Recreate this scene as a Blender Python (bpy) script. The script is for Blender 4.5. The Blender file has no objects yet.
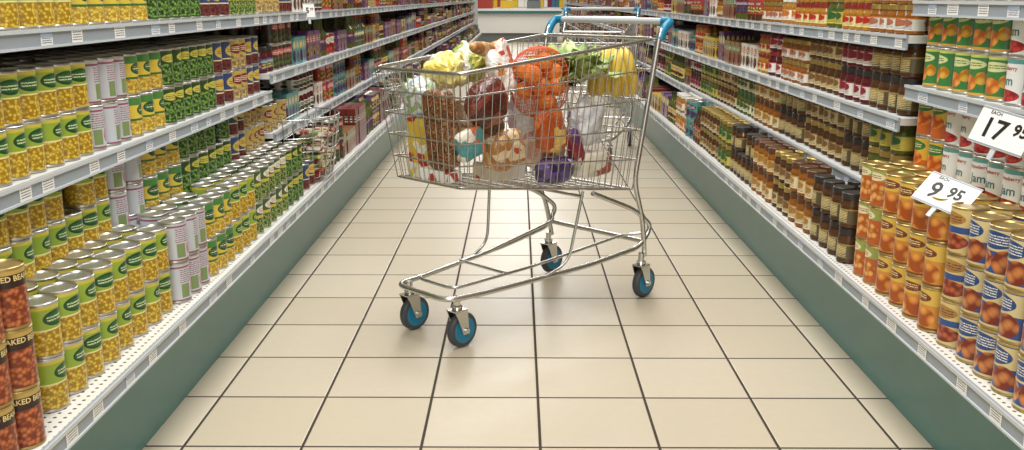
import bpy, math, random
import numpy as np
from mathutils import Vector, Matrix, noise
random.seed(7); rng=np.random.default_rng(7)
scene=bpy.context.scene
scene.view_settings.view_transform='Standard'

# ------------------------------------------------------------ helpers
def c(h,a=1.0):
    h=h.lstrip('#'); o=[]
    for i in (0,2,4):
        v=int(h[i:i+2],16)/255
        o.append(v/12.92 if v<=0.04045 else ((v+0.055)/1.055)**2.4)
    return (o[0],o[1],o[2],a)

def new_mat(name):
    m=bpy.data.materials.new(name); m.use_nodes=True
    nt=m.node_tree; return m,nt,nt.nodes['Principled BSDF']

def simple(name,col,rough=.5,metal=0.0,noise_amt=0.0,scale=20,coat=0.0):
    m,nt,b=new_mat(name)
    b.inputs['Base Color'].default_value=c(col); b.inputs['Roughness'].default_value=rough
    b.inputs['Metallic'].default_value=metal; b.inputs['Coat Weight'].default_value=coat
    if noise_amt>0:
        tc=nt.nodes.new('ShaderNodeTexCoord'); n=nt.nodes.new('ShaderNodeTexNoise'); n.inputs['Scale'].default_value=scale
        nt.links.new(tc.outputs['Object'],n.inputs['Vector'])
        hs=nt.nodes.new('ShaderNodeMix'); hs.data_type='RGBA'; hs.blend_type='MULTIPLY'
        hs.inputs[0].default_value=noise_amt
        hs.inputs[6].default_value=c(col); nt.links.new(n.outputs['Fac'],hs.inputs[7])
        nt.links.new(hs.outputs[2],b.inputs['Base Color'])
    return m

class NB:
    def __init__(s,nt): s.nt=nt
    def m(s,op,a,b=0.0,cc=None):
        n=s.nt.nodes.new('ShaderNodeMath'); n.operation=op
        for i,x in enumerate((a,b,cc)):
            if x is None: continue
            if isinstance(x,(int,float)): n.inputs[i].default_value=x
            else: s.nt.links.new(x,n.inputs[i])
        return n.outputs[0]
    def mix(s,f,a,b):
        n=s.nt.nodes.new('ShaderNodeMix'); n.data_type='RGBA'
        for i,x in ((0,f),(6,a),(7,b)):
            if isinstance(x,(int,float)): n.inputs[i].default_value=x
            elif isinstance(x,tuple): n.inputs[i].default_value=x
            else: s.nt.links.new(x,n.inputs[i])
        return n.outputs[2]

def label_mat(name,layers,rough=.3,reps=2):
    m,nt,b=new_mat(name); N=NB(nt)
    uv=nt.nodes.new('ShaderNodeUVMap'); sp=nt.nodes.new('ShaderNodeSeparateXYZ')
    nt.links.new(uv.outputs[0],sp.inputs[0]); u,v=sp.outputs[0],sp.outputs[1]
    u2=N.m('FRACT',N.m('ADD',N.m('MULTIPLY',u,float(reps)),.5)) if reps>1 else u
    col=c('#ffffff')
    def band(v0,v1): return N.m('MULTIPLY',N.m('GREATER_THAN',v,v0),N.m('LESS_THAN',v,v1))
    for L in layers:
        k=L[0]
        if k=='fill': col=c(L[1])
        elif k=='band': col=N.mix(band(L[1],L[2]),col,c(L[3]))
        elif k=='oval':
            _,cu,cv,ru,rv,h=L
            d=N.m('ADD',N.m('POWER',N.m('ABSOLUTE',N.m('DIVIDE',N.m('SUBTRACT',u2,cu),ru)),2.0),N.m('POWER',N.m('ABSOLUTE',N.m('DIVIDE',N.m('SUBTRACT',v,cv),rv)),2.0))
            col=N.mix(N.m('LESS_THAN',d,1.0),col,c(h))
        elif k=='rect':
            _,u0,u1,v0,v1,h=L
            mk=N.m('MULTIPLY',band(v0,v1),N.m('MULTIPLY',N.m('GREATER_THAN',u2,u0),N.m('LESS_THAN',u2,u1)))
            col=N.mix(mk,col,c(h))
        elif k in('cells','ocells'):
            if k=='cells': _,v0,v1,ha,hb,sc=L; mk=band(v0,v1)
            else:
                _,cu,cv,ru,rv,ha,hb,sc=L
                d=N.m('ADD',N.m('POWER',N.m('ABSOLUTE',N.m('DIVIDE',N.m('SUBTRACT',u2,cu),ru)),2.0),N.m('POWER',N.m('ABSOLUTE',N.m('DIVIDE',N.m('SUBTRACT',v,cv),rv)),2.0))
                mk=N.m('LESS_THAN',d,1.0)
            cb=nt.nodes.new('ShaderNodeCombineXYZ'); nt.links.new(N.m('MULTIPLY',u,2.08),cb.inputs[0]); nt.links.new(v,cb.inputs[1])
            vo=nt.nodes.new('ShaderNodeTexVoronoi'); vo.inputs['Scale'].default_value=sc; nt.links.new(cb.outputs[0],vo.inputs['Vector'])
            f=N.m('MINIMUM',N.m('MULTIPLY',vo.outputs['Distance'],1.6),1.0)
            f=N.m('POWER',f,1.7)
            col=N.mix(mk,col,N.mix(f,c(ha),c(hb)))
        elif k=='lines':
            _,u0,u1,v0,v1,h,n_=L
            mk=N.m('MULTIPLY',band(v0,v1),N.m('MULTIPLY',N.m('GREATER_THAN',u2,u0),N.m('LESS_THAN',u2,u1)))
            st=N.m('LESS_THAN',N.m('FRACT',N.m('MULTIPLY',v,float(n_))),.45)
            nz=nt.nodes.new('ShaderNodeTexNoise'); nz.inputs['Scale'].default_value=60; nt.links.new(uv.outputs[0],nz.inputs['Vector'])
            col=N.mix(N.m('MULTIPLY',N.m('MULTIPLY',mk,st),N.m('GREATER_THAN',nz.outputs['Fac'],.45)),col,c(h))
    if isinstance(col,tuple): b.inputs['Base Color'].default_value=col
    else: nt.links.new(col,b.inputs['Base Color'])
    b.inputs['Roughness'].default_value=rough
    return m

def print_mat(name,cols,scale=8,rough=.3,coat=.4,seed=0.0,bump=.0,kind='noise'):
    m,nt,b=new_mat(name)
    tc=nt.nodes.new('ShaderNodeTexCoord'); mp=nt.nodes.new('ShaderNodeMapping'); mp.inputs['Location'].default_value=(seed,seed*1.7,seed*.3)
    nt.links.new(tc.outputs['Object'],mp.inputs[0])
    if kind=='noise':
        t=nt.nodes.new('ShaderNodeTexNoise'); t.inputs['Scale'].default_value=scale; t.inputs['Detail'].default_value=1.5; out=t.outputs['Fac']; lo,hi=.3,.7
    elif kind=='pack':    # angular printed panels
        t=nt.nodes.new('ShaderNodeTexVoronoi'); t.distance='CHEBYCHEV'; t.inputs['Scale'].default_value=scale
        mp.inputs['Rotation'].default_value=(.1,.15,.05)
        s_=nt.nodes.new('ShaderNodeSeparateColor'); nt.links.new(t.outputs['Color'],s_.inputs[0]); out=s_.outputs[0]; lo,hi=0,1
    nt.links.new(mp.outputs[0],t.inputs['Vector'])
    r=nt.nodes.new('ShaderNodeValToRGB'); r.color_ramp.interpolation='CONSTANT'
    e=r.color_ramp.elements
    while len(e)<len(cols): e.new(.5)
    for i in range(len(cols)): e[i].position=i/len(cols) if kind=='pack' else (lo+(hi-lo)*i/len(cols) if i else 0)
    for i,h in enumerate(cols): e[i].color=c(h)
    nt.links.new(out,r.inputs[0]); nt.links.new(r.outputs[0],b.inputs['Base Color'])
    b.inputs['Roughness'].default_value=rough; b.inputs['Coat Weight'].default_value=coat
    if bump:
        n2=nt.nodes.new('ShaderNodeTexNoise'); n2.inputs['Scale'].default_value=38; n2.inputs['Distortion'].default_value=1.2; nt.links.new(tc.outputs['Object'],n2.inputs['Vector'])
        bp=nt.nodes.new('ShaderNodeBump'); bp.inputs['Strength'].default_value=min(1,bump*1.6); bp.inputs['Distance'].default_value=.014
        nt.links.new(n2.outputs['Fac'],bp.inputs['Height']); nt.links.new(bp.outputs[0],b.inputs['Normal'])
    return m

class Proto:
    def __init__(s): s.V=[];s.uv=[];s.loops=[];s.tot=[];s.mi=[];s.mats=[];s.sm=[];s.n=0
    def mid(s,m):
        if m not in s.mats: s.mats.append(m)
        return s.mats.index(m)
    def add(s,V,uv,faces,mat,smooth):
        i=s.mid(mat); b=s.n
        s.V+=list(V); s.uv+=list(uv); s.n+=len(V)
        for f in faces:
            s.loops+=[b+x for x in f]; s.tot.append(len(f)); s.mi.append(i); s.sm.append(smooth)
        return s
    def fin(s):
        s.aV=np.array(s.V,dtype=float).reshape(-1,3); s.aU=np.array(s.uv,dtype=float).reshape(-1,2)
        s.aL=np.array(s.loops,dtype=np.int32); s.aT=np.array(s.tot,dtype=np.int32); s.aM=np.array(s.mi,dtype=np.int32); s.aS=np.array(s.sm,dtype=bool)
        return s

def lathe(profile,seg,z0,z1,P=None):
    P=P or Proto()
    for i in range(len(profile)-1):
        r0,za,m=profile[i]; r1,zb,_=profile[i+1]
        if m is None: continue
        V=[];U=[];F=[]
        for j in range(seg+1):
            u=j/seg; a=2*math.pi*(u-.5)
            V.append((r0*math.cos(a),r0*math.sin(a),za)); U.append((u,(za-z0)/(z1-z0)))
            V.append((r1*math.cos(a),r1*math.sin(a),zb)); U.append((u,(zb-z0)/(z1-z0)))
        for j in range(seg): F.append((2*j,2*j+2,2*j+3,2*j+1))
        P.add(V,U,F,m,True)
    return P

def text_mesh(body,size,offset=.0):
    cu=bpy.data.curves.new('t','FONT'); cu.body=body; cu.size=size; cu.align_x='CENTER'; cu.align_y='CENTER'; cu.resolution_u=2; cu.offset=offset
    ob=bpy.data.objects.new('t',cu); scene.collection.objects.link(ob)
    dg=bpy.context.evaluated_depsgraph_get(); me=bpy.data.meshes.new_from_object(ob.evaluated_get(dg))
    V=[tuple(v.co) for v in me.vertices]; F=[tuple(p.vertices) for p in me.polygons]
    bpy.data.objects.remove(ob); bpy.data.curves.remove(cu); bpy.data.meshes.remove(me)
    return V,F
def add_text(P,body,size,z,r,mat,offset=.0,ang=0.0):
    V,F=text_mesh(body,size,offset)
    W=[]
    for x,y,_ in V:
        a=x/r+ang; W.append((r*math.cos(a),r*math.sin(a),z+y))
    P.add(W,[(0,0)]*len(W),F,mat,False)

def build(name,items,parent=None):
    mats=[];Vs=[];Us=[];Ls=[];Ts=[];Ms=[];Ss=[];off=0
    for P,T in items:
        T=np.asarray(T,dtype=float).reshape(-1,4); n=len(T)
        if n==0: continue
        mp=[]
        for m in P.mats:
            if m not in mats: mats.append(m)
            mp.append(mats.index(m))
        mp=np.array(mp)
        cs,sn=np.cos(T[:,3])[:,None],np.sin(T[:,3])[:,None]
        X=P.aV[None,:,0];Y=P.aV[None,:,1];Z=P.aV[None,:,2]
        W=np.stack([X*cs-Y*sn+T[:,0:1],X*sn+Y*cs+T[:,1:2],Z+T[:,2:3]],axis=2).reshape(-1,3)
        nv=len(P.aV)
        Vs.append(W); Us.append(np.tile(P.aU,(n,1)))
        Ls.append((P.aL[None,:]+(np.arange(n)*nv)[:,None]).reshape(-1)+off)
        Ts.append(np.tile(P.aT,n)); Ms.append(np.tile(mp[P.aM],n)); Ss.append(np.tile(P.aS,n)); off+=nv*n
    V=np.concatenate(Vs);U=np.concatenate(Us);L=np.concatenate(Ls).astype(np.int32);T=np.concatenate(Ts).astype(np.int32);M=np.concatenate(Ms).astype(np.int32);S=np.concatenate(Ss)
    me=bpy.data.meshes.new(name)
    me.vertices.add(len(V)); me.vertices.foreach_set('co',V.reshape(-1).astype(np.float32))
    me.loops.add(len(L)); me.loops.foreach_set('vertex_index',L)
    me.polygons.add(len(T)); st=np.concatenate([[0],np.cumsum(T)[:-1]]).astype(np.int32)
    me.polygons.foreach_set('loop_start',st); me.polygons.foreach_set('loop_total',T)
    me.polygons.foreach_set('material_index',M); me.polygons.foreach_set('use_smooth',S)
    for m in mats: me.materials.append(m)
    uvl=me.uv_layers.new(name='UVMap'); uvl.data.foreach_set('uv',U[L].reshape(-1).astype(np.float32))
    me.update(calc_edges=True); me.validate()
    ob=bpy.data.objects.new(name,me); scene.collection.objects.link(ob)
    if parent: ob.parent=parent
    return ob

BOXF=[(0,2,3,1),(4,5,7,6),(0,1,5,4),(2,6,7,3),(0,4,6,2),(1,3,7,5)]
def add_box(P,cx,cy,cz,sx,sy,sz,mat):
    for f in BOXF:
        V=[]
        for idx in f:
            V.append((cx+(sx/2 if idx&4 else -sx/2),cy+(sy/2 if idx&2 else -sy/2),cz+(sz/2 if idx&1 else -sz/2)))
        U=[]
        xs=[v[0] for v in V];ys=[v[1] for v in V];zs=[v[2] for v in V]
        for v in V:
            if max(xs)-min(xs)<1e-9: U.append(((v[1]-min(ys))/max(sy,1e-6),(v[2]-min(zs))/max(sz,1e-6)))
            elif max(ys)-min(ys)<1e-9: U.append(((v[0]-min(xs))/max(sx,1e-6),(v[2]-min(zs))/max(sz,1e-6)))
            else: U.append(((v[1]-min(ys))/max(sy,1e-6),.99))
        P.add(V,U,[(0,1,2,3)],mat,False)
    return P
def boxes(name,lst,parent=None):
    P=Proto()
    for b in lst: add_box(P,*b)
    return build(name,[(P.fin(),[[0,0,0,0]])],parent)
def empty(name,loc=(0,0,0),rz=0):
    e=bpy.data.objects.new(name,None); e.location=loc; e.rotation_euler=(0,0,rz); scene.collection.objects.link(e); return e

# ------------------------------------------------------------ camera
PITCH=math.radians(13.7); HC=1.10
cam=bpy.data.cameras.new('camera'); cam.lens=933/1024*36; cam.sensor_width=36; cam.clip_end=200
co=bpy.data.objects.new('camera',cam); co.location=(0,0,HC); co.rotation_euler=(math.pi/2-PITCH,0,0.0064)
scene.collection.objects.link(co); scene.camera=co

# ------------------------------------------------------------ base materials
tin=simple('tin_metal','#c2c0b8',.3,.85)
goldtin=simple('gold_tin','#b9a066',.32,.8)
shelfm=simple('shelf_enamel','#d2d3cf',.45,0,.1,30)
railm=simple('ticket_rail_grey','#98a1a8',.4)
raillight=simple('ticket_rail_clear','#c6cccf',.25)
kickm=simple('kick_plate_teal','#548a86',.3,0,.2,6)
backm=simple('back_panel','#8f8f88',.6)
chrome=simple('zinc_plated_steel','#cfcecb',.24,1.0)
tealp=simple('teal_plastic','#14799c',.35)
rubber=simple('grey_rubber','#43464a',.6)
black=simple('black_ink','#15130f',.5)
white=simple('white_card','#f2f1ec',.5)

# ------------------------------------------------------------ floor / room
def floor_mat():
    m,nt,b=new_mat('floor_tiles'); N=NB(nt)
    tc=nt.nodes.new('ShaderNodeTexCoord'); sp=nt.nodes.new('ShaderNodeSeparateXYZ'); nt.links.new(tc.outputs['Object'],sp.inputs[0])
    tx=N.m('DIVIDE',N.m('SUBTRACT',sp.outputs[0],.0576-.15),.3); ty=N.m('DIVIDE',N.m('SUBTRACT',sp.outputs[1],.05-.15),.3)
    fx=N.m('ABSOLUTE',N.m('SUBTRACT',N.m('FRACT',tx),.5)); fy=N.m('ABSOLUTE',N.m('SUBTRACT',N.m('FRACT',ty),.5))
    dm=N.m('MINIMUM',fx,fy)
    grout=N.m('LESS_THAN',dm,.0125)
    cb=nt.nodes.new('ShaderNodeCombineXYZ'); nt.links.new(N.m('FLOOR',N.m('ADD',tx,.5)),cb.inputs[0]); nt.links.new(N.m('FLOOR',N.m('ADD',ty,.5)),cb.inputs[1])
    wn=nt.nodes.new('ShaderNodeTexWhiteNoise'); nt.links.new(cb.outputs[0],wn.inputs['Vector'])
    base=N.mix(wn.outputs['Value'],c('#cec4b0'),c('#c7bba4'))
    nz=nt.nodes.new('ShaderNodeTexNoise'); nz.inputs['Scale'].default_value=35; nz.inputs['Detail'].default_value=6; nt.links.new(tc.outputs['Object'],nz.inputs['Vector'])
    base=N.mix(N.m('MULTIPLY',nz.outputs['Fac'],.3),base,c('#b5a68e'))
    n2=nt.nodes.new('ShaderNodeTexNoise'); n2.inputs['Scale'].default_value=1.7; n2.inputs['Detail'].default_value=3; nt.links.new(tc.outputs['Object'],n2.inputs['Vector'])
    base=N.mix(N.m('MULTIPLY',n2.outputs['Fac'],.2),base,c('#c3b294'))
    col=N.mix(grout,base,c('#3a3026'))
    nt.links.new(col,b.inputs['Base Color'])
    nt.links.new(N.mix(grout,(.36,.36,.36,1),(.8,.8,.8,1)),b.inputs['Roughness'])
    sm=nt.nodes.new('ShaderNodeMapRange'); sm.inputs[1].default_value=.008; sm.inputs[2].default_value=.02; nt.links.new(dm,sm.inputs[0])
    bp=nt.nodes.new('ShaderNodeBump'); bp.inputs['Distance'].default_value=.002; bp.inputs['Strength'].default_value=.6; nt.links.new(sm.outputs[0],bp.inputs['Height']); nt.links.new(bp.outputs[0],b.inputs['Normal'])
    return m
Y0,Y1=-3.0,34.0; WX=4.2
boxes('floor',[(0,(Y0+Y1)/2,-.05,2*WX,Y1-Y0,.1,floor_mat())])
wallm=simple('painted_wall','#dad8d0',.8,0,.1,4); ceilm=simple('ceiling_board','#e8e7e2',.8,0,.08,3)
boxes('ceiling',[(0,(Y0+Y1)/2,3.65,2*WX,Y1-Y0,.1,ceilm)])
boxes('wall_left',[(-WX-.05,(Y0+Y1)/2,1.8,.1,Y1-Y0,3.6,wallm)])
boxes('wall_right',[(WX+.05,(Y0+Y1)/2,1.8,.1,Y1-Y0,3.6,wallm)])
tealw=simple('wall_band_teal','#3f6f72',.6); redw=simple('wall_band_red','#a63a2c',.6)
boxes('wall_back',[(0,Y1+.05,1.8,2*WX,.1,3.6,wallm)])
boxes('trim_back',[(0,Y1-.02,.80,2*WX,.03,.10,redw),(0,Y1-.02,1.0,2*WX,.03,.3,tealw)])
cw=simple('counter_white','#eceae4',.4); cgm=simple('counter_grey','#6f7472',.5)
yel=simple('rack_yellow','#d9b42c',.5)
ck=empty('checkout_counter',(0,24.5,0))
boxes('counter_body',[(-.1,0,.5,2.3,.7,.55,cw),(-.1,0,.12,2.2,.6,.24,cgm)],ck)
boxes('counter_top',[(-.1,0,.80,2.4,.8,.05,white),(-.1,-.41,.74,2.4,.03,.06,tealw)],ck)
boxes('till',[(.4,.1,.93,.35,.3,.2,cgm),(.4,.0,1.1,.3,.04,.22,black)],ck)
boxes('sweets_rack',[(-.9,.1,.95,.5,.2,.25,redw),(-.3,.1,.93,.3,.2,.2,yel)],ck)
dr=empty('display_rack',(0,29.5,0))
lst=[(0,.2,.7,3.2,.05,1.4,cgm)]
for z in (.2,.5,.8,1.1):
    lst.append((0,0,z,3.2,.4,.03,shelfm))
    x=-1.5
    while x<1.5:
        w_=random.uniform(.1,.25); lst.append((x+w_/2,-.03,z+.13,w_-.01,.25,.22,random.choice([redw,yel,tealw,cw,simple('pk%d'%int(x*100),random.choice(['#3c6a9c','#c4611c','#7c1d3a','#3f7a3c']),.5)]))); x+=w_
boxes('shelves_and_stock',lst,dr)

# ------------------------------------------------------------ products
def can_proto(r,h,label,seg,metal=tin,texts=()):
    rl=r-.0008
    if seg>=20:
        prof=[(r-.0015,0,metal),(r,.0012,metal),(r,.004,metal),(rl,.006,label),(rl,h-.006,metal),(r,h-.004,metal),(r,h-.0012,metal),(r-.0012,h,metal),(r-.003,h-.0035,metal),(r*.72,h-.0035,metal),(r*.68,h-.0028,metal),(.0002,h-.003,metal)]
    elif seg>=11:
        prof=[(r,0,metal),(rl,.005,label),(rl,h-.005,metal),(r,h,metal),(r-.003,h-.003,metal),(.0002,h-.003,metal)]
    else:
        prof=[(r,0,label),(r,h-.004,metal),(r,h,metal),(.0002,h-.002,metal)]
    P=lathe(prof,seg,.006,h-.006)
    if seg>=20:
        for t in texts: add_text(P,t[0],t[1],t[2]*h,rl+.0004,t[3],t[4] if len(t)>4 else 0,t[5] if len(t)>5 else 0)
    return P.fin()
def jar_proto(r,h,body,label,lid,seg):
    hb=h*.82
    prof=[(r*.85,0,body),(r,h*.05,body),(r,h*.14,label),(r,h*.56,body),(r,h*.64,body),(r*.86,h*.78,body),(r*.84,hb,lid),(r*.93,hb,lid),(r*.93,h*.985,lid),(r*.88,h,lid),(.0002,h,lid)]
    if seg<11: prof=[(r,0,body),(r,h*.15,label),(r,h*.58,body),(r*.9,hb,lid),(r*.93,h,lid),(.0002,h,lid)]
    return lathe(prof,seg,h*.14,h*.56).fin()
def bottle_proto(r,h,body,label,lid,seg):
    prof=[(r,0,body),(r,h*.15,label),(r,h*.5,body),(r,h*.6,body),(r*.45,h*.75,body),(r*.38,h*.92,lid),(r*.42,h*.92,lid),(r*.42,h,lid),(.0002,h,lid)]
    return lathe(prof,seg,h*.15,h*.5).fin()
def box_proto(d,w,h,label):
    P=Proto(); add_box(P,0,0,h/2,d,w,h,label); return P.fin()

PR={}
def product(name,kind,r,h,label,mixed=False,**k):
    d=dict(name=name,kind=kind,r=r,h=h,mixed=mixed)
    if kind=='can': d['p']=[can_proto(r,h,label,s,k.get('metal',tin),k.get('texts',())) for s in (24,12,8)]
    elif kind=='jar': d['p']=[jar_proto(r,h,k['body'],label,k['lid'],s) for s in (22,12,8)]
    elif kind=='bottle': d['p']=[bottle_proto(r,h,k['body'],label,k['lid'],s) for s in (20,12,8)]
    elif kind=='box': d['p']=[box_proto(k['d'],2*r,h,label)]*3; d['d']=k['d']
    d['T']={-1:[[],[],[]],1:[[],[],[]]}; PR[name]=d
    return d

corn=label_mat('label_sweetcorn',[('fill','#d2b53a'),('cells',0,.52,'#efd052','#a07c1c',15),('band',.52,.93,'#93ad3a'),('band',.5,.535,'#e9dfa0'),('oval',.5,.74,.27,.16,'#1f4a2a'),('oval',.5,.74,.22,.10,'#2a6236'),('lines',.3,.7,.68,.8,'#e6ebb8',16),('band',.94,1,'#cdbf4a')])
corn2=label_mat('label_sweetcorn_cream',[('fill','#dcc24a'),('cells',.0,.38,'#f2da6a','#b08a28',14),('band',.38,.44,'#3c6e36'),('band',.8,1,'#4c8340'),('oval',.5,.66,.24,.16,'#24532f'),('lines',.32,.68,.6,.72,'#eef0c0',14)])
peas=label_mat('label_garden_peas',[('fill','#34502a'),('cells',.05,.62,'#8db456','#22401a',13),('band',.62,.95,'#2e4a24'),('oval',.5,.78,.28,.12,'#cfc452'),('lines',.3,.7,.72,.84,'#1f3a14',18)])
peas2=label_mat('label_green_beans',[('fill','#4a6234'),('cells',.0,.5,'#b4c060','#34502a',15),('band',.5,.6,'#c9ba4a'),('oval',.5,.78,.3,.14,'#e9e6d2'),('lines',.28,.72,.7,.86,'#a8473a',20)])
silver=label_mat('label_asparagus',[('fill','#c3c6ca'),('band',.9,.95,'#94566c'),('rect',.3,.52,.08,.46,'#7f9460'),('oval',.68,.30,.12,.18,'#b8748a'),('lines',.28,.74,.5,.88,'#8a3f58',18),('band',0,.04,'#94566c')])
silver2=label_mat('label_mushrooms',[('fill','#dcd9d0'),('band',.72,.95,'#84949a'),('ocells',.5,.32,.35,.24,'#cbb193','#77603f',9),('lines',.25,.75,.74,.9,'#f5f2ea',18)])
navy=label_mat('label_kidney_beans',[('fill','#3a4870'),('oval',.5,.68,.3,.2,'#d0b454'),('lines',.28,.72,.6,.76,'#6a1818',16),('cells',0,.38,'#8c3f3a','#44201f',13),('band',.38,.42,'#e7d7a0')])
goldl=label_mat('label_chick_peas',[('fill','#bfa352'),('cells',0,.45,'#dcc28a','#8a6f3c',12),('oval',.5,.7,.3,.18,'#7b2a2a'),('lines',.28,.72,.62,.78,'#f4e8c0',16)])
bakedm=label_mat('label_baked_beans',[('fill','#6b2a18'),('cells',0,.70,'#cf7a45','#7a3218',12),('band',.70,.93,'#34211a'),('band',.93,1,'#bf9f52')])
goldink=simple('gold_ink','#ead28c',.4)
peach=label_mat('label_peach_halves',[('fill','#d2903a'),('band',.62,1,'#dfb950'),('oval',.5,.8,.3,.12,'#74382a'),('ocells',.36,.33,.2,.24,'#f7bb62','#b8601f',4),('ocells',.68,.3,.22,.24,'#f2a850','#a8521c',4),('lines',.3,.7,.74,.86,'#f9e3a0',18),('band',0,.05,'#7a4420'),('rect',.0,.12,.35,.6,'#4a6e3a')])
peach2=label_mat('label_peach_slices',[('fill','#bd6230'),('band',.7,1,'#98a452'),('oval',.5,.82,.3,.12,'#e9dcb0'),('ocells',.5,.36,.42,.28,'#f7be6a','#b05a20',6),('lines',.3,.7,.76,.88,'#7a2f18',18)])
bluep=label_mat('label_fruit_in_syrup',[('fill','#33538e'),('band',.52,.98,'#d6c48e'),('oval',.5,.76,.36,.19,'#2c4a80'),('ocells',.3,.3,.22,.24,'#e6a25c','#8c3a24',6),('ocells',.72,.3,.22,.26,'#d68a4c','#7c2f20',5),('lines',.22,.78,.66,.86,'#f3efdc',18),('band',.0,.05,'#d6c48e')])
bluep2=label_mat('label_fruit_cocktail',[('fill','#d8c284'),('band',.45,.6,'#33538e'),('ocells',.5,.25,.4,.2,'#cf6a42','#752e1c',7),('oval',.5,.78,.32,.15,'#b58234'),('lines',.25,.75,.7,.86,'#2c2c50',16)])
jam=label_mat('label_strawberry_jam',[('fill','#e8e9e4'),('ocells',.5,.16,.4,.15,'#cf4a44','#8c2428',8),('band',.9,1,'#5f9c98'),('oval',.18,.22,.1,.08,'#4a8248')])
jamd=simple('jam_ink_teal','#2c6f74',.4); jamr=simple('jam_ink_red','#b3322a',.4)
juice=label_mat('label_orange_juice',[('fill','#3f7f42'),('ocells',.46,.30,.22,.20,'#f2a850','#bf6526',5),('ocells',.78,.42,.14,.16,'#e8b84a','#b8741f',5),('oval',.5,.76,.36,.12,'#d9dca0'),('band',.0,.06,'#d9a84a'),('band',.93,1,'#c9cf6a'),('lines',.24,.76,.7,.82,'#1d5a26',18)])
juice2=label_mat('label_mango_juice',[('fill','#dfb640'),('band',.0,.4,'#cf6a2d'),('ocells',.5,.45,.3,.2,'#f79f4a','#b8501d',5),('oval',.5,.8,.36,.15,'#3a7840'),('lines',.24,.76,.72,.88,'#f0e6b0',16)])
tomato=label_mat('label_tomatoes',[('fill','#a83a32'),('oval',.5,.7,.3,.18,'#efe6cf'),('ocells',.5,.28,.36,.24,'#d64a38','#7d221d',4),('lines',.28,.72,.62,.78,'#2e6b2b',16)])

product('canned_sweetcorn','can',.0365,.110,corn)
product('canned_cream_sweetcorn','can',.0365,.110,corn2)
product('canned_peas','can',.0365,.110,peas)
product('canned_green_beans','can',.0365,.110,peas2)
product('canned_asparagus','can',.0365,.110,silver)
product('canned_mushrooms','can',.0365,.110,silver2)
product('canned_kidney_beans','can',.0365,.110,navy)
product('canned_chick_peas','can',.0365,.110,goldl)
product('canned_baked_beans','can',.038,.112,bakedm,metal=goldtin,texts=[('BAKED BEANS',.0135,.82,goldink,.0003,-.35),('BAKED BEANS',.0135,.82,goldink,.0003,2.6)])
product('canned_peaches','can',.0375,.110,peach,metal=goldtin)
product('canned_peach_slices','can',.0375,.110,peach2,metal=goldtin)
product('canned_fruit_in_syrup','can',.040,.110,bluep,metal=goldtin)
product('canned_fruit_cocktail','can',.040,.110,bluep2,metal=goldtin)
product('canned_strawberry_jam','can',.0375,.110,jam,texts=[('Strawberry',.0125,.76,jamr,.0002,.2),('Jam',.030,.50,jamd,.0003,.2)])
product('canned_orange_juice','can',.0365,.110,juice)
product('canned_mango_juice','can',.0365,.110,juice2)
product('canned_tomatoes','can',.0365,.110,tomato)
lidr=simple('lid_red','#94302a',.35,.2); lidg=simple('lid_gold','#bfa25c',.3,.7); lidk=simple('lid_black','#2e2a27',.4); lidb=simple('lid_brown','#5a3a24',.35); lidw=simple('lid_white','#dedcd2',.4); lidgr=simple('lid_green','#2d5a33',.4)
def jl(n,base,ink,acc): return label_mat(n,[('fill',base),('oval',.5,.6,.3,.3,acc),('lines',.2,.8,.1,.9,ink,9),('band',.9,1,acc)])
honey=simple('honey_body','#9a5e22',.12,0,.4,30); brownb=simple('pickle_body','#5a3a20',.12,0,.5,50); redb=simple('beetroot_body','#5f1f24',.12,0,.4,40); olive=simple('olive_body','#62682f',.12,0,.6,60); amber=simple('amber_body','#b8822c',.12,0,.4,40)
product('honey_jars','jar',.035,.108,jl('label_honey','#e6dab0','#7a3a14','#c0903a'),body=honey,lid=lidb)
product('pickle_jars','jar',.035,.108,jl('label_pickle','#5e5238','#e8dca8','#a08444'),body=brownb,lid=lidk)
product('chutney_jars','jar',.035,.108,jl('label_chutney','#d9c898','#5a2a12','#8a6a3a'),body=brownb,lid=lidg)
product('beetroot_jars','jar',.035,.108,jl('label_beetroot','#e4e0d6','#7d1622','#8c2f3c'),body=redb,lid=lidk)
product('olive_jars','jar',.033,.105,jl('label_olives','#e9e2c0','#2e4a1c','#566b32'),body=olive,lid=lidgr)
product('gherkin_jars','jar',.035,.108,jl('label_gherkins','#cdbb52','#22451c','#3c6a3a'),body=olive,lid=lidg)
product('marmalade_jars','jar',.034,.105,jl('label_marmalade','#f0e8d4','#a8470c','#cf843a'),body=amber,lid=lidw)
product('jam_jars','jar',.034,.105,jl('label_jam','#f2eee6','#8c1420','#a83a46'),body=redb,lid=lidr)
product('mustard_jars','jar',.026,.085,jl('label_mustard','#e8dc9a','#7a1a14','#c23a2a'),body=amber,lid=lidr)
product('curry_paste_jars','jar',.028,.085,jl('label_curry','#e6e0d0','#2a4a7a','#c9762a'),body=honey,lid=lidg)
pal=['#a83a32','#7a3048','#cfae42','#48743f','#e4e0d4','#3a5690','#bd6b32','#5f3a6c','#8a6238','#cf8a9c','#549294','#6f2722','#ded077','#463529']
FARL=[]
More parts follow.
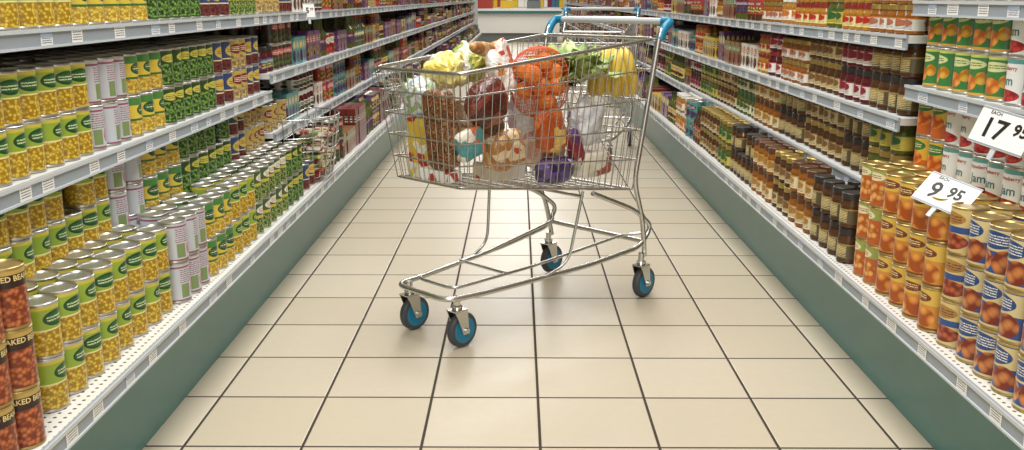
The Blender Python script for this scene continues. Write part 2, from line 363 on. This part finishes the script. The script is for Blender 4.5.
for i in range(22):
    a,b_,d_=random.sample(pal,3)
    lm=label_mat('label_mixed_%d'%i,[('fill',a),('ocells',.5,.3,.38,.22,b_,'#4a2a20',7),('oval',.5,.72,.32,.16,d_),('lines',.25,.75,.64,.8,'#f3efe0',14)])
    kind=['box','can','jar','box','bottle'][i%5]
    nm=['soup_boxes','canned_soup','sauce_jars','biscuit_packets','sauce_bottles'][i%5]+'_'+['red','plum','gold','green','white','blue','orange','violet','brown','pink','aqua','maroon','lemon','dark','cream','ruby','lime','navy','coral','grey','tan','rose'][i]
    if kind=='box': product(nm,'box',.035+.03*random.random(),.11+.09*random.random(),lm,True,d=.05)
    elif kind=='can': product(nm,'can',.0365,.105,lm,True)
    elif kind=='jar': product(nm,'jar',.034,.105,lm,True,body=random.choice([brownb,redb,honey,amber]),lid=random.choice([lidr,lidg,lidw,lidk]))
    else: product(nm,'bottle',.031,.19,lm,True,body=random.choice([brownb,redb,amber,olive]),lid=random.choice([lidr,lidk,lidgr]))
    FARL.append(nm)
MIX=list(FARL)
FARL+=['canned_tomatoes','canned_kidney_beans','canned_chick_peas']
JN=['honey_jars','pickle_jars','chutney_jars','beetroot_jars','olive_jars','gherkin_jars','marmalade_jars','jam_jars','mustard_jars','curry_paste_jars']
FARR=JN+MIX

def fill(side,xf,z,y0,y1,name,stack=2,rows=2,maxh=None,miss=.04):
    d=PR[name]; r=d['r']; dep=d['d']/2 if d['kind']=='box' else r; h=d['h']
    if maxh is not None: stack=max(1,min(stack,int((maxh-.002)/h)))
    if maxh is not None and h>maxh-.002: return
    pitch=2*r+.0025; n=int((y1-y0)/pitch)
    if n<1: return
    pitch=(y1-y0)/n
    for i in range(n):
        y=y0+(i+.5)*pitch
        lod=0 if y<5.2 else (1 if y<10 else 2)
        for k in range(rows):
            top=stack
            if random.random()<miss*(1 if k==0 else 2): top=max(stack-1,1 if stack>1 else 0)
            ox=random.uniform(-.003,.003)
            for s in range(top):
                x=side*(xf+dep+.003+k*(2*dep+.004)+ox+random.uniform(-.0012,.0012))
                rot=(0 if side<0 else math.pi)+(random.uniform(-.4,.4) if d['kind']!='box' else random.uniform(-.04,.04))
                d['T'][side][lod].append((x,y+random.uniform(-.0008,.0008),z+.0005+s*(h+.0003),rot))

YEND=22.0
NL=3.78; NR=2.66
LEFT=[(.85,.315,.3,YEND),(1.0,.505,.3,NL),(1.0,.735,.3,NL),(1.0,1.035,.3,NL),(1.0,.56,NL,YEND),(1.0,.80,NL,YEND),(1.0,1.035,NL,YEND),(1.04,1.33,.3,YEND)]
RIGHT=[(.955,.315,.3,YEND),(1.1,.615,.3,NR),(1.1,.86,.3,NR),(1.1,1.09,.3,NR),(1.09,.54,NR,YEND),(1.09,.765,NR,YEND),(1.09,.995,NR,YEND),(1.13,1.34,.3,YEND)]
tagm=label_mat('shelf_price_tag',[('fill','#eeeeea'),('lines',.08,.92,.12,.9,'#3a3a3a',5)],.4,1)
tagy=label_mat('shelf_price_tag_blue',[('fill','#e4e8ee'),('rect',0,1,.6,1,'#9aa9bd'),('lines',.08,.92,.1,.6,'#303030',6)],.4,1)
def perf():
    m,nt,b=new_mat('perforated_shelf'); N=NB(nt)
    tc=nt.nodes.new('ShaderNodeTexCoord'); sp=nt.nodes.new('ShaderNodeSeparateXYZ'); nt.links.new(tc.outputs['Object'],sp.inputs[0])
    fx=N.m('SUBTRACT',N.m('FRACT',N.m('DIVIDE',sp.outputs[0],.02)),.5); fy=N.m('SUBTRACT',N.m('FRACT',N.m('DIVIDE',sp.outputs[1],.02)),.5)
    d=N.m('ADD',N.m('MULTIPLY',fx,fx),N.m('MULTIPLY',fy,fy))
    nt.links.new(N.mix(N.m('LESS_THAN',d,.035),c('#dcdad2'),c('#4a4842')),b.inputs['Base Color']); b.inputs['Roughness'].default_value=.45
    return m
perfm=perf()
for side,SH,kx in ((-1,LEFT,.94),(1,RIGHT,1.045)):
    g=empty('supermarket_shelving')
    xb=kx+.52
    boxes('kick_plate',[(side*(kx+.02),(YEND+.3)/2,.138,.04,YEND-.3,.276,kickm)],g)
    bays=[(side*(xb+.02),(YEND+.3)/2,.85,.04,YEND-.3,1.7,backm)]
    y=NL if side<0 else NR
    ups=[]
    yy=y
    while yy<YEND: ups.append(yy); yy+=1.25
    ups.append(.3)
    for u_ in ups: bays.append((side*(xb-.02),u_,.85,.04,.04,1.7,railm))
    boxes('back_panels',bays,g)
    boxes('end_panel',[(side*(kx+.27),YEND+.02,.8,.56,.04,1.6,shelfm),(side*(kx+.27),.28,.8,.56,.04,1.6,shelfm)],g)
    sh=[];rl=[];tg=[]
    for (xl,zt,a,b2) in SH:
        w=xb-xl
        sh.append((side*(xl+w/2),(a+b2)/2,zt-.01,w,b2-a,.02,perfm if zt<.4 else shelfm))
        rl.append((side*(xl-.003),(a+b2)/2,zt-.018,.006,b2-a,.04,railm))
        rl.append((side*(xl-.0075),(a+b2)/2,zt-.002,.004,b2-a,.008,raillight))
        rl.append((side*(xl-.0075),(a+b2)/2,zt-.036,.004,b2-a,.005,raillight))
        yy=a+.05
        while yy<min(b2,14):
            wd=random.choice([.045,.05,.06]); tg.append((side*(xl-.0072),yy,zt-.0195,.0015,wd,.027,random.choice([tagm,tagm,tagy])))
            yy+=random.uniform(.09,.25)
    boxes('shelf_panels',sh,g); boxes('ticket_rails',rl,g); boxes('price_labels',tg,g)

def seq(side,xf,z,blocks,stack,rows,setback=.012,maxh=None):
    for (a,b2,n) in blocks: fill(side,xf+setback,z,a,b2,n,stack,rows,maxh)
C,CC,PE,GB,AS,MU,KB,CP='canned_sweetcorn','canned_cream_sweetcorn','canned_peas','canned_green_beans','canned_asparagus','canned_mushrooms','canned_kidney_beans','canned_chick_peas'
# ---- left near bay
fill(-1,.857,.315,.55,1.585,'canned_baked_beans',3,3,miss=0)
seq(-1,.85,.315,[(1.66,2.32,C)],2,4,.035)
seq(-1,.85,.315,[(2.33,2.56,AS),(2.57,2.80,CC),(2.81,3.05,C),(3.06,3.5,GB),(3.5,3.75,PE)],2,4,.018)
seq(-1,1.0,.505,[(.5,2.3,C),(2.3,2.52,AS),(2.52,2.8,CC),(2.8,3.3,PE),(3.3,3.5,KB),(3.5,3.74,CP)],2,4)
seq(-1,1.0,.735,[(.5,2.24,C),(2.24,2.47,AS),(2.47,2.72,CC),(2.72,3.18,PE),(3.18,3.4,KB),(3.4,3.56,CP),(3.56,3.74,KB)],2,4)
seq(-1,1.0,1.035,[(.5,2.2,C),(2.2,2.65,CC),(2.65,3.1,PE),(3.1,3.4,KB),(3.4,3.74,GB)],2,3)
# ---- right near bay
fill(1,.975,.315,.55,2.0,'canned_fruit_in_syrup',3,3,miss=.02)
fill(1,.975,.315,2.01,2.10,'canned_fruit_cocktail',3,3,miss=0)
fill(1,.975,.315,2.11,2.49,'canned_peaches',3,4,miss=.02)
fill(1,.975,.315,2.50,2.66,'canned_peach_slices',3,4,miss=.0)
seq(1,1.1,.615,[(.5,1.6,'canned_peach_slices'),(1.6,1.98,'canned_mango_juice'),(1.99,2.46,'canned_strawberry_jam'),(2.47,2.64,'canned_mango_juice')],2,3)
seq(1,1.1,.86,[(.5,2.19,'canned_strawberry_jam'),(2.2,2.64,'canned_orange_juice')],2,3)
seq(1,1.1,1.09,[(.5,2.6,'canned_tomatoes')],2,2)
def farfill(side,xl,zt,a,b2,gap,names,start_names=(),wmax=.5):
    y=a+.02; i=0; names=list(names)
    while y<b2-.1:
        n=start_names[i] if i<len(start_names) else random.choice(names)
        first=i<len(start_names); i+=1
        d=PR[n]
        if d['h']>gap-.022: continue
        w=max(.16,random.uniform(.18,wmax)); e=min(y+w,b2-.01)
        fill(side,xl+random.uniform(.008,.025),zt,y,e,n,2 if (first or random.random()<.85) else 1,4 if y<5 else (3 if y<7 else (2 if y<12 else 1)),gap-.022,.05)
        y=e+.004
farfill(-1,.85+.01,.315,NL,YEND-.05,.24,FARL,[KB,'canned_tomatoes'],.4)
farfill(-1,1.0,.56,NL,YEND-.05,.24,FARL,(),.4)
farfill(-1,1.0,.80,NL,YEND-.05,.235,FARL,(),.4)
farfill(-1,1.0,1.035,NL,YEND-.05,.295,FARL,(),.4)
farfill(-1,1.04,1.33,.35,YEND-.05,.3,FARL)
farfill(1,.965,.315,2.69,YEND-.05,.24,FARR,['pickle_jars','honey_jars','chutney_jars','honey_jars','pickle_jars','gherkin_jars','chutney_jars'])
farfill(1,1.09,.54,NR+.02,YEND-.05,.242,FARR,['gherkin_jars','pickle_jars','chutney_jars','pickle_jars','honey_jars','olive_jars'])
farfill(1,1.09,.765,NR+.02,YEND-.05,.245,FARR,['pickle_jars','beetroot_jars','chutney_jars','curry_paste_jars','jam_jars','mustard_jars'],.4)
farfill(1,1.09,.995,NR+.02,YEND-.05,.3,FARR,['curry_paste_jars','mustard_jars','gherkin_jars','mustard_jars','marmalade_jars','curry_paste_jars'],.35)
farfill(1,1.13,1.34,.35,YEND-.05,.3,FARR)
for side in (-1,1):
    G={}
    for n,d in PR.items():
        it=[(d['p'][i],d['T'][side][i]) for i in range(3) if len(d['T'][side][i])]
        if not it: continue
        gn={'can':'canned_goods','jar':'glass_food_jars','bottle':'sauce_bottles','box':'boxed_groceries'}[d['kind']]
        if gn not in G: G[gn]=empty(gn)
        build(n,it,G[gn])

# ------------------------------------------------------------ curves
def fillet(pts,rad=.03,n=5):
    pts=[Vector(p) for p in pts]; out=[pts[0]]
    for i in range(1,len(pts)-1):
        a,b_,d=pts[i-1],pts[i],pts[i+1]
        l=min(rad,(a-b_).length*.45,(d-b_).length*.45)
        p0=b_+(a-b_).normalized()*l; p1=b_+(d-b_).normalized()*l
        for k in range(n+1):
            t=k/n; out.append(p0*(1-t)**2+b_*2*t*(1-t)+p1*t*t)
    out.append(pts[-1]); return out
def curves(name,paths,r,mat,parent=None,cyclic=False,res=3):
    cu=bpy.data.curves.new(name,'CURVE'); cu.dimensions='3D'; cu.bevel_depth=r; cu.bevel_resolution=res; cu.use_fill_caps=True
    for p in paths:
        s=cu.splines.new('POLY'); s.points.add(len(p)-1)
        for q,pt in zip(s.points,p): q.co=(pt[0],pt[1],pt[2],1)
        s.use_cyclic_u=cyclic; s.use_smooth=True
    cu.materials.append(mat); ob=bpy.data.objects.new(name,cu); scene.collection.objects.link(ob)
    if parent: ob.parent=parent
    return ob
def add_cyl_y(P,cx,cy,cz,prof,seg=28):
    Q=lathe(prof,seg,0,1)
    V=[(cx+v[0],cy+v[2],cz-v[1]) for v in Q.V]
    li=0
    for t,mi,sm in zip(Q.tot,Q.mi,Q.sm):
        lo=Q.loops[li:li+t]; li+=t
        i=P.mid(Q.mats[mi]); P.loops+=[P.n+x for x in lo]; P.tot.append(t); P.mi.append(i); P.sm.append(sm)
    P.V+=V; P.uv+=Q.uv; P.n+=len(V)

# ------------------------------------------------------------ shopping cart
CF=Vector((-.69,-.724)); CF.normalize()
CROT=math.atan2(CF.y,CF.x); CO=(.307,3.534,0)
cart=empty('shopping_cart',CO,CROT)
tub=[]; thin=[]
for s in (1,-1):
    tub.append(fillet([(-.045,s*.268,1.012),(.0,s*.266,.985),(.105,s*.252,.46),(.03,s*.24,.30),(.0,s*.232,.16)],.05))
    tub.append(fillet([(.90,s*.0,.172),(.90,s*.125,.172),(.76,s*.145,.168),(.3,s*.205,.178),(.03,s*.232,.20),(-.035,s*.236,.27),(.08,s*.238,.35),(.32,s*.236,.447)],.05))
    thin.append(fillet([(.52,s*.178,.17),(.40,s*.20,.21),(.36,s*.225,.458)],.05))
    thin.append(fillet([(.84,s*.0,.19),(.84,s*.09,.19),(.5,s*.12,.20),(.06,s*.17,.24),(.0,s*.232,.25)],.04))
tub.append([(.0,-.232,.215),(.0,.232,.215)])
thin+= [[(p,-w,z),(p,w,z)] for p,w,z in ((.62,.115,.2),(.36,.225,.44))]
curves('frame_tubes',tub,.009,chrome,cart); curves('tray_rails',thin,.0055,chrome,cart)
RB=[(.86,.15,.53),(.10,.24,.43)]; RT=[(.90,.20,.882),(.02,.262,.96)]
def L(a,b_,t): return tuple(a[i]+(b_[i]-a[i])*t for i in range(3))
def ms(p,s): return (p[0],s*p[1],p[2])
def patch(A,B,Cc,D,nu,nv):
    vs=[[L(A,B,i/nu),L(Cc,D,i/nu)] for i in range(nu+1)]
    hs=[[L(A,Cc,j/nv),L(B,D,j/nv)] for j in range(nv+1)]
    return vs,hs
W=[];H=[]
for s in (1,-1):
    v,h=patch(ms(RB[0],s),ms(RB[1],s),ms(RT[0],s),ms(RT[1],s),27,5); W+=v; H+=h
v,h=patch(ms(RB[0],-1),RB[0],ms(RT[0],-1),RT[0],13,5); W+=v; H+=h
v,h=patch(ms(RB[1],-1),RB[1],ms(RT[1],-1),RT[1],15,5); W+=v; H+=h
v,h=patch(ms(RB[0],-1),RB[0],ms(RB[1],-1),RB[1],12,10); W+=v; H+=h
v,h=patch((.16,-.2,.62),(.16,.2,.62),(.10,-.22,.93),(.10,.22,.93),9,3); W+=v;H+=h
curves('basket_wires',W,.0017,chrome,cart,res=1); curves('basket_rails',H,.0028,chrome,cart,res=2)
rimp=fillet([L(RT[0],RT[1],.5)]+[RT[1],ms(RT[1],-1),ms(RT[0],-1),RT[0]]+[L(RT[0],RT[1],.5)],.03)
curves('basket_rim',[rimp],.006,chrome,cart,res=3)
rb=fillet([L(RB[0],RB[1],.5)]+[RB[1],ms(RB[1],-1),ms(RB[0],-1),RB[0]]+[L(RB[0],RB[1],.5)],.03)
curves('basket_base_rim',[rb],.0045,chrome,cart,res=3)
greyp=simple('handle_grey','#b9bcbc',.35)
curves('handle_bar',[[(-.055,-.25,1.018),(-.055,.25,1.018)]],.012,greyp,cart,res=5)
ends=[]
for s in (1,-1): ends.append(fillet([(-.055,s*.235,1.018),(-.055,s*.274,1.018),(-.02,s*.268,.995),(.0,s*.266,.955)],.03))
curves('handle_ends',ends,.0155,tealp,cart,res=5)
def caster(i,p,q):
    P=Proto(); R=.058; w=.013; zc=R; pc=p-.02
    add_cyl_y(P,pc,q,zc,[(.018,-w-.001,tealp),(R*.74,-w-.001,rubber),(R*.93,-w,rubber),(R,-w*.55,rubber),(R,w*.55,rubber),(R*.93,w,rubber),(R*.74,w+.001,tealp),(.018,w+.001,tealp),(.0002,w+.001,None)])
    add_cyl_y(P,pc,q,zc,[(.0002,-w-.016,chrome),(.009,-w-.016,chrome),(.009,w+.016,chrome),(.0002,w+.016,None)],12)
    add_cyl_y(P,pc,q,zc,[(.0002,-w-.003,tealp),(.030,-w-.003,tealp),(.030,-w-.001,None)],24)
    add_cyl_y(P,pc,q,zc,[(.030,w+.001,tealp),(.030,w+.003,tealp),(.0002,w+.003,None)],24)
    for s in (1,-1):
        y=q+s*(w+.008); t=.0015
        pr=[(pc-.012,zc-.012),(pc+.012,zc-.012),(p+.026,.128),(p-.026,.128)]
        V=[(x,y-t,z) for x,z in pr]+[(x,y+t,z) for x,z in pr]
        P.add(V,[(0,0)]*8,[(0,1,2,3),(7,6,5,4),(0,4,5,1),(1,5,6,2),(2,6,7,3),(3,7,4,0)],chrome,False)
    add_box(P,p,q,.129,.054,2*(w+.0095),.004,chrome)
    Q=lathe([(.016,.131,chrome),(.018,.142,chrome),(.011,.146,chrome),(.011,.175,chrome),(.0002,.175,None)],18,0,1)
    b=P.n; li=0
    for t_,mi in zip(Q.tot,Q.mi):
        P.loops+=[b+x for x in Q.loops[li:li+t_]]; li+=t_; P.tot.append(t_); P.mi.append(P.mid(chrome)); P.sm.append(True)
    P.V+=[(v[0]+p,v[1]+q,v[2]) for v in Q.V]; P.uv+=Q.uv; P.n+=len(Q.V)
    return build('caster_%d'%i,[(P.fin(),[[0,0,0,0]])],cart)
caster(1,.02,.232); caster(2,.02,-.232); caster(3,.85,.118); caster(4,.85,-.118)
cart2=empty('shopping_cart',(.62,7.1,0),math.radians(-98))
for ch in list(cart.children):
    o=bpy.data.objects.new(ch.name.split('.')[0],ch.data); o.parent=cart2; scene.collection.objects.link(o)

# ------------------------------------------------------------ groceries
CM=Matrix.Translation(Vector(CO))@Matrix.Rotation(CROT,4,'Z')
def se(v,e): return math.copysign(abs(v)**e,v)
def blob(name,p,q,z,sx,sy,sz,mat,rot=(0,0,0),e=.6,amp=.006,fr=14,nu=48,nv=30,parent=None,crease=0.0):
    V=[];F=[]
    seed=Vector((random.random()*50,random.random()*50,0))
    for j in range(nv+1):
        ph=-math.pi/2+math.pi*j/nv
        for i in range(nu):
            th=2*math.pi*i/nu
            v=Vector((sx*se(math.cos(ph),e)*se(math.cos(th),e),sy*se(math.cos(ph),e)*se(math.sin(th),e),sz*se(math.sin(ph),e)))
            n=noise.noise(v*fr+seed)+.5*noise.noise(v*fr*2.3+seed)
            if crease: n-= crease*(1-abs(noise.noise(v*fr*2+seed*2))*3)*.6
            d=v.normalized() if v.length>1e-6 else Vector((0,0,1))
            V.append(v+d*n*amp)
    for j in range(nv):
        for i in range(nu):
            F.append((j*nu+i,j*nu+(i+1)%nu,(j+1)*nu+(i+1)%nu,(j+1)*nu+i))
    me=bpy.data.meshes.new(name); me.from_pydata([tuple(v) for v in V],[],F)
    me.materials.append(mat)
    for f in me.polygons: f.use_smooth=True
    ob=bpy.data.objects.new(name,me); scene.collection.objects.link(ob)
    M=Matrix.Translation((p,q,z))@Matrix.Rotation(rot[2],4,'Z')@Matrix.Rotation(rot[1],4,'Y')@Matrix.Rotation(rot[0],4,'X')
    ob.matrix_world=CM@M if parent is None else M
    if parent: ob.parent=parent
    return ob
PM=print_mat
def PK(n,cols,sc,seed=0,bump=.0,rough=.28): return print_mat(n,cols,sc,rough,.4,seed,bump,'pack')
blob('cereal_box',.80,-.088,.625,.020,.05,.10,PK('pack_yellow',['#dfba3a','#e6cf5e','#b3322a','#f0eee2','#e3c040','#dfba3a'],34,2),(0,.08,.15),.12,.001)
blob('plastic_bag_of_vegetables',.80,-.095,.79,.045,.07,.06,PM('pack_clear',['#e3e8e8','#cfdade','#e9ecea','#9fb886','#dfe4e6','#7f98bd'],13,.12,seed=4,bump=.7),(.2,.2,0),.75,.02,18,crease=.5)
blob('brown_bread_loaf',.84,.045,.70,.030,.052,.125,PM('pack_brownbread',['#6b4026','#8f5e36','#55301c','#a87a4c','#7a2f22'],42,.3,seed=1,bump=.5),(0,.12,.1),.35,.004)
blob('smoked_ham',.70,.108,.775,.085,.05,.08,PM('pack_maroon',['#5f2620','#7d342a','#4f1f1a','#94483a'],6,.2,seed=5,bump=.5),(0,.35,.2),.8,.012,10)
blob('yellow_carrier_bag',.72,-.06,.87,.07,.06,.05,PM('pack_lemon',['#e3cc4e','#efe08a','#efece0','#d6cf6a'],5,seed=7,bump=.7),(0,.35,.3),.7,.02,16,crease=.6)
blob('lettuce_bag',.565,-.11,.88,.075,.06,.065,PM('pack_lime',['#b6c25e','#e0d86a','#94a84e','#f0efda','#e6e2b0'],11,seed=8,bump=.7),(0,.0,.3),.7,.018,16,crease=.6)
blob('crisps_bag',.575,.045,.865,.055,.022,.075,PK('pack_redwhite',['#cf4a3a','#efe9e0','#c23c30','#f2eee6','#e08a3a','#efe9e0'],16,9,.5),(.25,.3,.3),.55,.010,16,crease=.4)
blob('baguette',.60,.0,.935,.15,.024,.022,PM('bread_crust',['#c08a4e','#d6aa70','#a8703a'],18,.55,.0,seed=41,bump=.4),(0,-.12,.5),.8,.004,20)
blob('rice_packet',.50,-.02,.90,.05,.026,.065,PK('pack_rice',['#e8e4d8','#d65a3a','#efeade','#d65a3a','#d9b05a'],20,42,.4),(.3,.1,.6),.45,.008,16,crease=.3)
blob('teal_snack_packet',.775,.108,.655,.055,.020,.048,PK('pack_teal',['#54999a','#cf6a42','#3a8084','#efe7d6','#54999a'],20,3,.4),(0,.35,-.1),.45,.007,crease=.3)
blob('tea_box',.825,.02,.553,.028,.07,.018,PK('pack_whitered',['#efeee6','#b3423a','#f2f0ea','#b3423a','#efeee6'],30,11),(0,0,.1),.1,.001)
blob('bread_rolls_bag',.63,.118,.62,.078,.038,.06,PM('pack_bread',['#c08a4e','#d3aa72','#b07840','#e3cba4','#b8563c'],11,.22,seed=12,bump=.5),(0,.15,0),.5,.010,crease=.3)
blob('cheese_snacks_bag',.44,.145,.665,.062,.028,.075,PK('pack_orange',['#cf6a2c','#dd8540','#ba521e','#e6c066','#cf6a2c'],15,13,.5),(0,.1,0),.5,.010,crease=.4)
blob('plum_bag',.42,.15,.53,.08,.038,.045,PM('pack_purple',['#44305a','#5f4680','#34244a','#b6a8cc'],14,.2,seed=14,bump=.5),(0,0,0),.7,.01)
blob('white_carrier_bag',.235,.13,.67,.075,.045,.08,PM('pack_whiteblue',['#e9e9ec','#e2e4ec','#efeff2','#6a74ac','#e6e6ea'],5,.22,seed=15,bump=.8),(0,.25,.1),.6,.02,15,crease=.6)
blob('sugar_packet',.23,.15,.53,.08,.04,.045,PK('pack_cream',['#e9e2cc','#ddd4b8','#f0ece0','#b0544a','#e9e2cc'],18,16),(0,0,0),.35,.006)
blob('washing_powder_box',.56,.02,.535,.07,.06,.028,PK('pack_pale',['#e6dcc8','#c0603c','#e9e4da','#e6dcc8'],24,20),(0,0,0),.12,.001)
blob('frozen_chicken',.34,.02,.58,.085,.07,.07,PM('pack_pinkish',['#d0a490','#e3c6b4','#ba7c66','#efe6dc'],8,seed=17,bump=.5),(0,0,0),.8,.010)
blob('potato_bag',.62,-.04,.68,.11,.085,.09,PM('pack_tan',['#a3805a','#bc9c72','#866240','#dccaa8'],12,seed=18,bump=.5),(0,0,0),.8,.012)
blob('red_onion_bag',.28,-.15,.84,.06,.055,.06,PM('veg_purple',['#52304a','#6d4060','#e0d8dc','#3c2038'],9,.3,.2,seed=19,bump=.6),(0,0,0),.8,.012,crease=.4)
blob('coffee_packet',.42,-.12,.86,.04,.028,.07,PK('pack_red2',['#a8422c','#c2683e','#8a3424','#e0b070','#a8422c'],20,22,.3),(.2,.2,0),.4,.005)
blob('toilet_tissue_pack',.24,-.12,.68,.08,.075,.085,PK('pack_softwhite',['#e9e6ea','#cfa8bc','#efeef0','#e9e6ea'],18,23,.4),(0,0,0),.5,.006)
blob('pasta_packet',.335,.165,.60,.03,.02,.07,PK('pack_pasta',['#8c2f3c','#5f3a78','#e3dccc','#8c2f3c'],26,44,.4),(0,.4,0),.5,.004)
og=empty('net_bag_of_oranges'); og.matrix_world=CM@Matrix.Translation((.43,.085,.825))
orm=print_mat('orange_peel',['#de7c2c','#e68f3c'],30,.45,.1,bump=.25)
cnt=[]
for i in range(400):
    v=Vector((random.uniform(-1,1),random.uniform(-1,1),random.uniform(-1,1)))
    if v.length>1: continue
    v=Vector((v.x*.07,v.y*.055,v.z*.085))
    if all((v-w).length>.050 for w in cnt): cnt.append(v)
    if len(cnt)>=18: break
Pp=lathe([(.0001 if k in(0,10) else .032*math.sin(math.pi*k/10),-.031*math.cos(math.pi*k/10),orm) for k in range(11)],20,0,1)
Pp.fin(); o=build('oranges',[(Pp,[(v.x,v.y,v.z,0) for v in cnt])],og)
net=blob('net',0,0,0,.1,.088,.118,simple('net_orange','#cf5f2c',.5),(0,0,0),.85,.006,14,30,24,parent=og)
md=net.modifiers.new('w','WIREFRAME'); md.thickness=.0024
leafm=print_mat('lettuce_leaf',['#5f7a3c','#86a052','#aabd6e','#c9cf94'],14,.5,.1,bump=.4)
lg=empty('leafy_greens'); lg.matrix_world=CM@Matrix.Translation((.23,.05,.80))
def leaf(nm,ang,tilt,ln,wd,m):
    V=[];F=[];nu,nv=10,8
    for j in range(nu+1):
        t=j/nu
        for i in range(nv+1):
            s=(i/nv-.5)*2
            w_=wd*math.sin(math.pi*min(1,.12+t*.86))**.7
            x=s*w_; r_=t*ln
            zz=.25*abs(s)*w_+ .012*math.sin(9*s+7*t+ang*3)*abs(s)+.012*math.sin(12*t+ang)*abs(s)
            bend=t*t*.35*ln
            V.append((x,r_*math.sin(tilt)+bend,r_*math.cos(tilt)+zz-bend*.5))
    for j in range(nu):
        for i in range(nv): a=j*(nv+1)+i; F.append((a,a+1,a+nv+2,a+nv+1))
    R=Matrix.Rotation(ang,3,'Z'); V=[tuple(R@Vector(v)) for v in V]
    me=bpy.data.meshes.new(nm); me.from_pydata(V,[],F); me.materials.append(m)
    for f in me.polygons: f.use_smooth=True
    ob=bpy.data.objects.new(nm,me); scene.collection.objects.link(ob); ob.parent=lg
for i in range(34): leaf('leaf_%d'%i,i*2.4,.12+.033*i,.14+.03*random.random(),.04+.02*random.random(),leafm)
bg=empty('bananas'); bg.matrix_world=CM@Matrix.Translation((.125,.165,.80))@Matrix.Rotation(.4,4,'Z')
bm=print_mat('banana_skin',['#cfa838','#e0c050','#dab846'],9,.4,.2)
for k in range(6):
    P=Proto(); V=[];F=[];n=16;s_=10
    for j in range(n+1):
        t=j/n; a=-.9+1.8*t; rr=.0185*(min(1,t*6+.25))*(min(1,(1-t)*5+.2))
        cx=.11*math.cos(a)-.11; cz=.11*math.sin(a)
        for i in range(s_):
            b_=2*math.pi*i/s_; V.append((cx+rr*math.cos(b_)*math.cos(a),rr*math.sin(b_),cz+rr*math.cos(b_)*math.sin(a)))
    for j in range(n):
        for i in range(s_): F.append((j*s_+i,j*s_+(i+1)%s_,(j+1)*s_+(i+1)%s_,(j+1)*s_+i))
    P.add(V,[(0,0)]*len(V),F,bm,True); ob=build('banana_%d'%k,[(P.fin(),[[0,0,0,0]])],bg)
    ob.location=(.0+.01*(k%2),-.07+.027*k,.03+.006*(k%3)); ob.rotation_euler=(.2*(k-2.5)*.5,.15,0.1*k)

# ------------------------------------------------------------ clip-on wire baskets
sm=[PK('sachets_%d'%i,cs,30,i) for i,cs in enumerate((['#74904e','#d3cb7a','#e6e2d2'],['#a84a3a','#e9dcc0','#84342a'],['#c4b07e','#86704a','#efe9d6']))]
for (wx,wy) in ((-.985,4.12),(-.985,6.6)):
    wb=empty('wire_display_basket',(wx,wy,0))
    ws=[]
    for z,k in ((.34,.8),(.40,.86),(.46,.91),(.52,.96),(.60,1.0)):
        ws.append([(.19*k*math.cos(a),.24*k*math.sin(a),z) for a in [ -math.pi/2+math.pi*i/20 for i in range(21)]]+[(0,-.24*k,z)])
    for i in range(15):
        a=-math.pi/2+math.pi*i/14
        ws.append([(.152*math.cos(a),.192*math.sin(a),.34),(.19*math.cos(a),.24*math.sin(a),.60)])
    for i in range(9):
        y=-.16+.04*i; x=.152*math.sqrt(max(0,1-(y/.192)**2)); ws.append([(0,y,.34),(x,y,.34)])
    curves('wires',ws,.0026,chrome,wb,res=1)
    sp=Proto()
    for i in range(26):
        add_box(sp,random.uniform(.03,.12),random.uniform(-.13,.13),.36+.007*i+random.uniform(0,.01),random.uniform(.04,.07),random.uniform(.06,.1),.012,sm[i%3])
    build('sachets',[(sp.fin(),[[0,0,0,0]])],wb)

# ------------------------------------------------------------ price signs
def sign(nm,loc,base,up_tilt,w,h,txts):
    e=empty(nm); x=Vector(base).normalized(); z0=Vector((0,0,1)); n=x.cross(z0).normalized()
    up=(z0*math.cos(up_tilt)-n*math.sin(up_tilt)).normalized(); n=x.cross(up).normalized(); up=n.cross(x)
    M=Matrix((x,up,n)).transposed().to_4x4(); e.matrix_world=Matrix.Translation(loc)@M
    boxes('card',[(0,0,0,w,h,.0015,white)],e)
    boxes('card_border',[(0,h/2-.003,.001,w,.004,.0006,railm),(0,-h/2+.003,.001,w,.004,.0006,railm)],e)
    boxes('clip',[(0,-h/2-.01,-.003,.012,.03,.004,raillight)],e)
    P=Proto()
    for t,s,x_,y_ in txts:
        V,F=text_mesh(t,s,.0012 if s>.03 else .0002); P.add([(a+x_,b_+y_,.0014) for a,b_,_ in V],[(0,0)]*len(V),F,black,False)
    build('lettering',[(P.fin(),[[0,0,0,0]])],e)
sign('price_sign',(1.0,2.14,.655),(.45,-.9,-.16),.75,.14,.085,[('9',.062,-.03,-.004),('95',.04,.022,.006),('EACH',.011,-.03,.032)])
sign('price_sign',(1.055,2.03,.818),(.45,-.9,-.16),.35,.135,.085,[('17',.062,-.02,-.004),('95',.036,.042,.008),('EACH',.011,-.03,.032)])
sign('price_sign',(-.985,4.5,1.04),(.75,.66,0),.1,.06,.07,[('5',.035,-.008,0),('99',.018,.015,.006)])

# ------------------------------------------------------------ lights
fx=simple('light_housing','#dcdcdc',.5)
for i,y in enumerate((-.8,3.2,7.5,12,17,22,27,31.5)):
    e=empty('ceiling_light',(0,y,3.45))
    boxes('housing',[(0,0,.06,1.5,2.6,.06,fx)],e)
    l=bpy.data.lights.new('tube_panel','AREA'); l.shape='RECTANGLE'; l.size=1.4; l.size_y=2.5; l.energy=(128 if i<1 else 106 if i<2 else 98); l.color=(1,.995,.985)
    o=bpy.data.objects.new('tube_panel',l); o.parent=e; scene.collection.objects.link(o)
w=bpy.data.worlds.new('world'); scene.world=w; w.use_nodes=True
w.node_tree.nodes['Background'].inputs[0].default_value=(1,.99,.975,1); w.node_tree.nodes['Background'].inputs[1].default_value=1.1
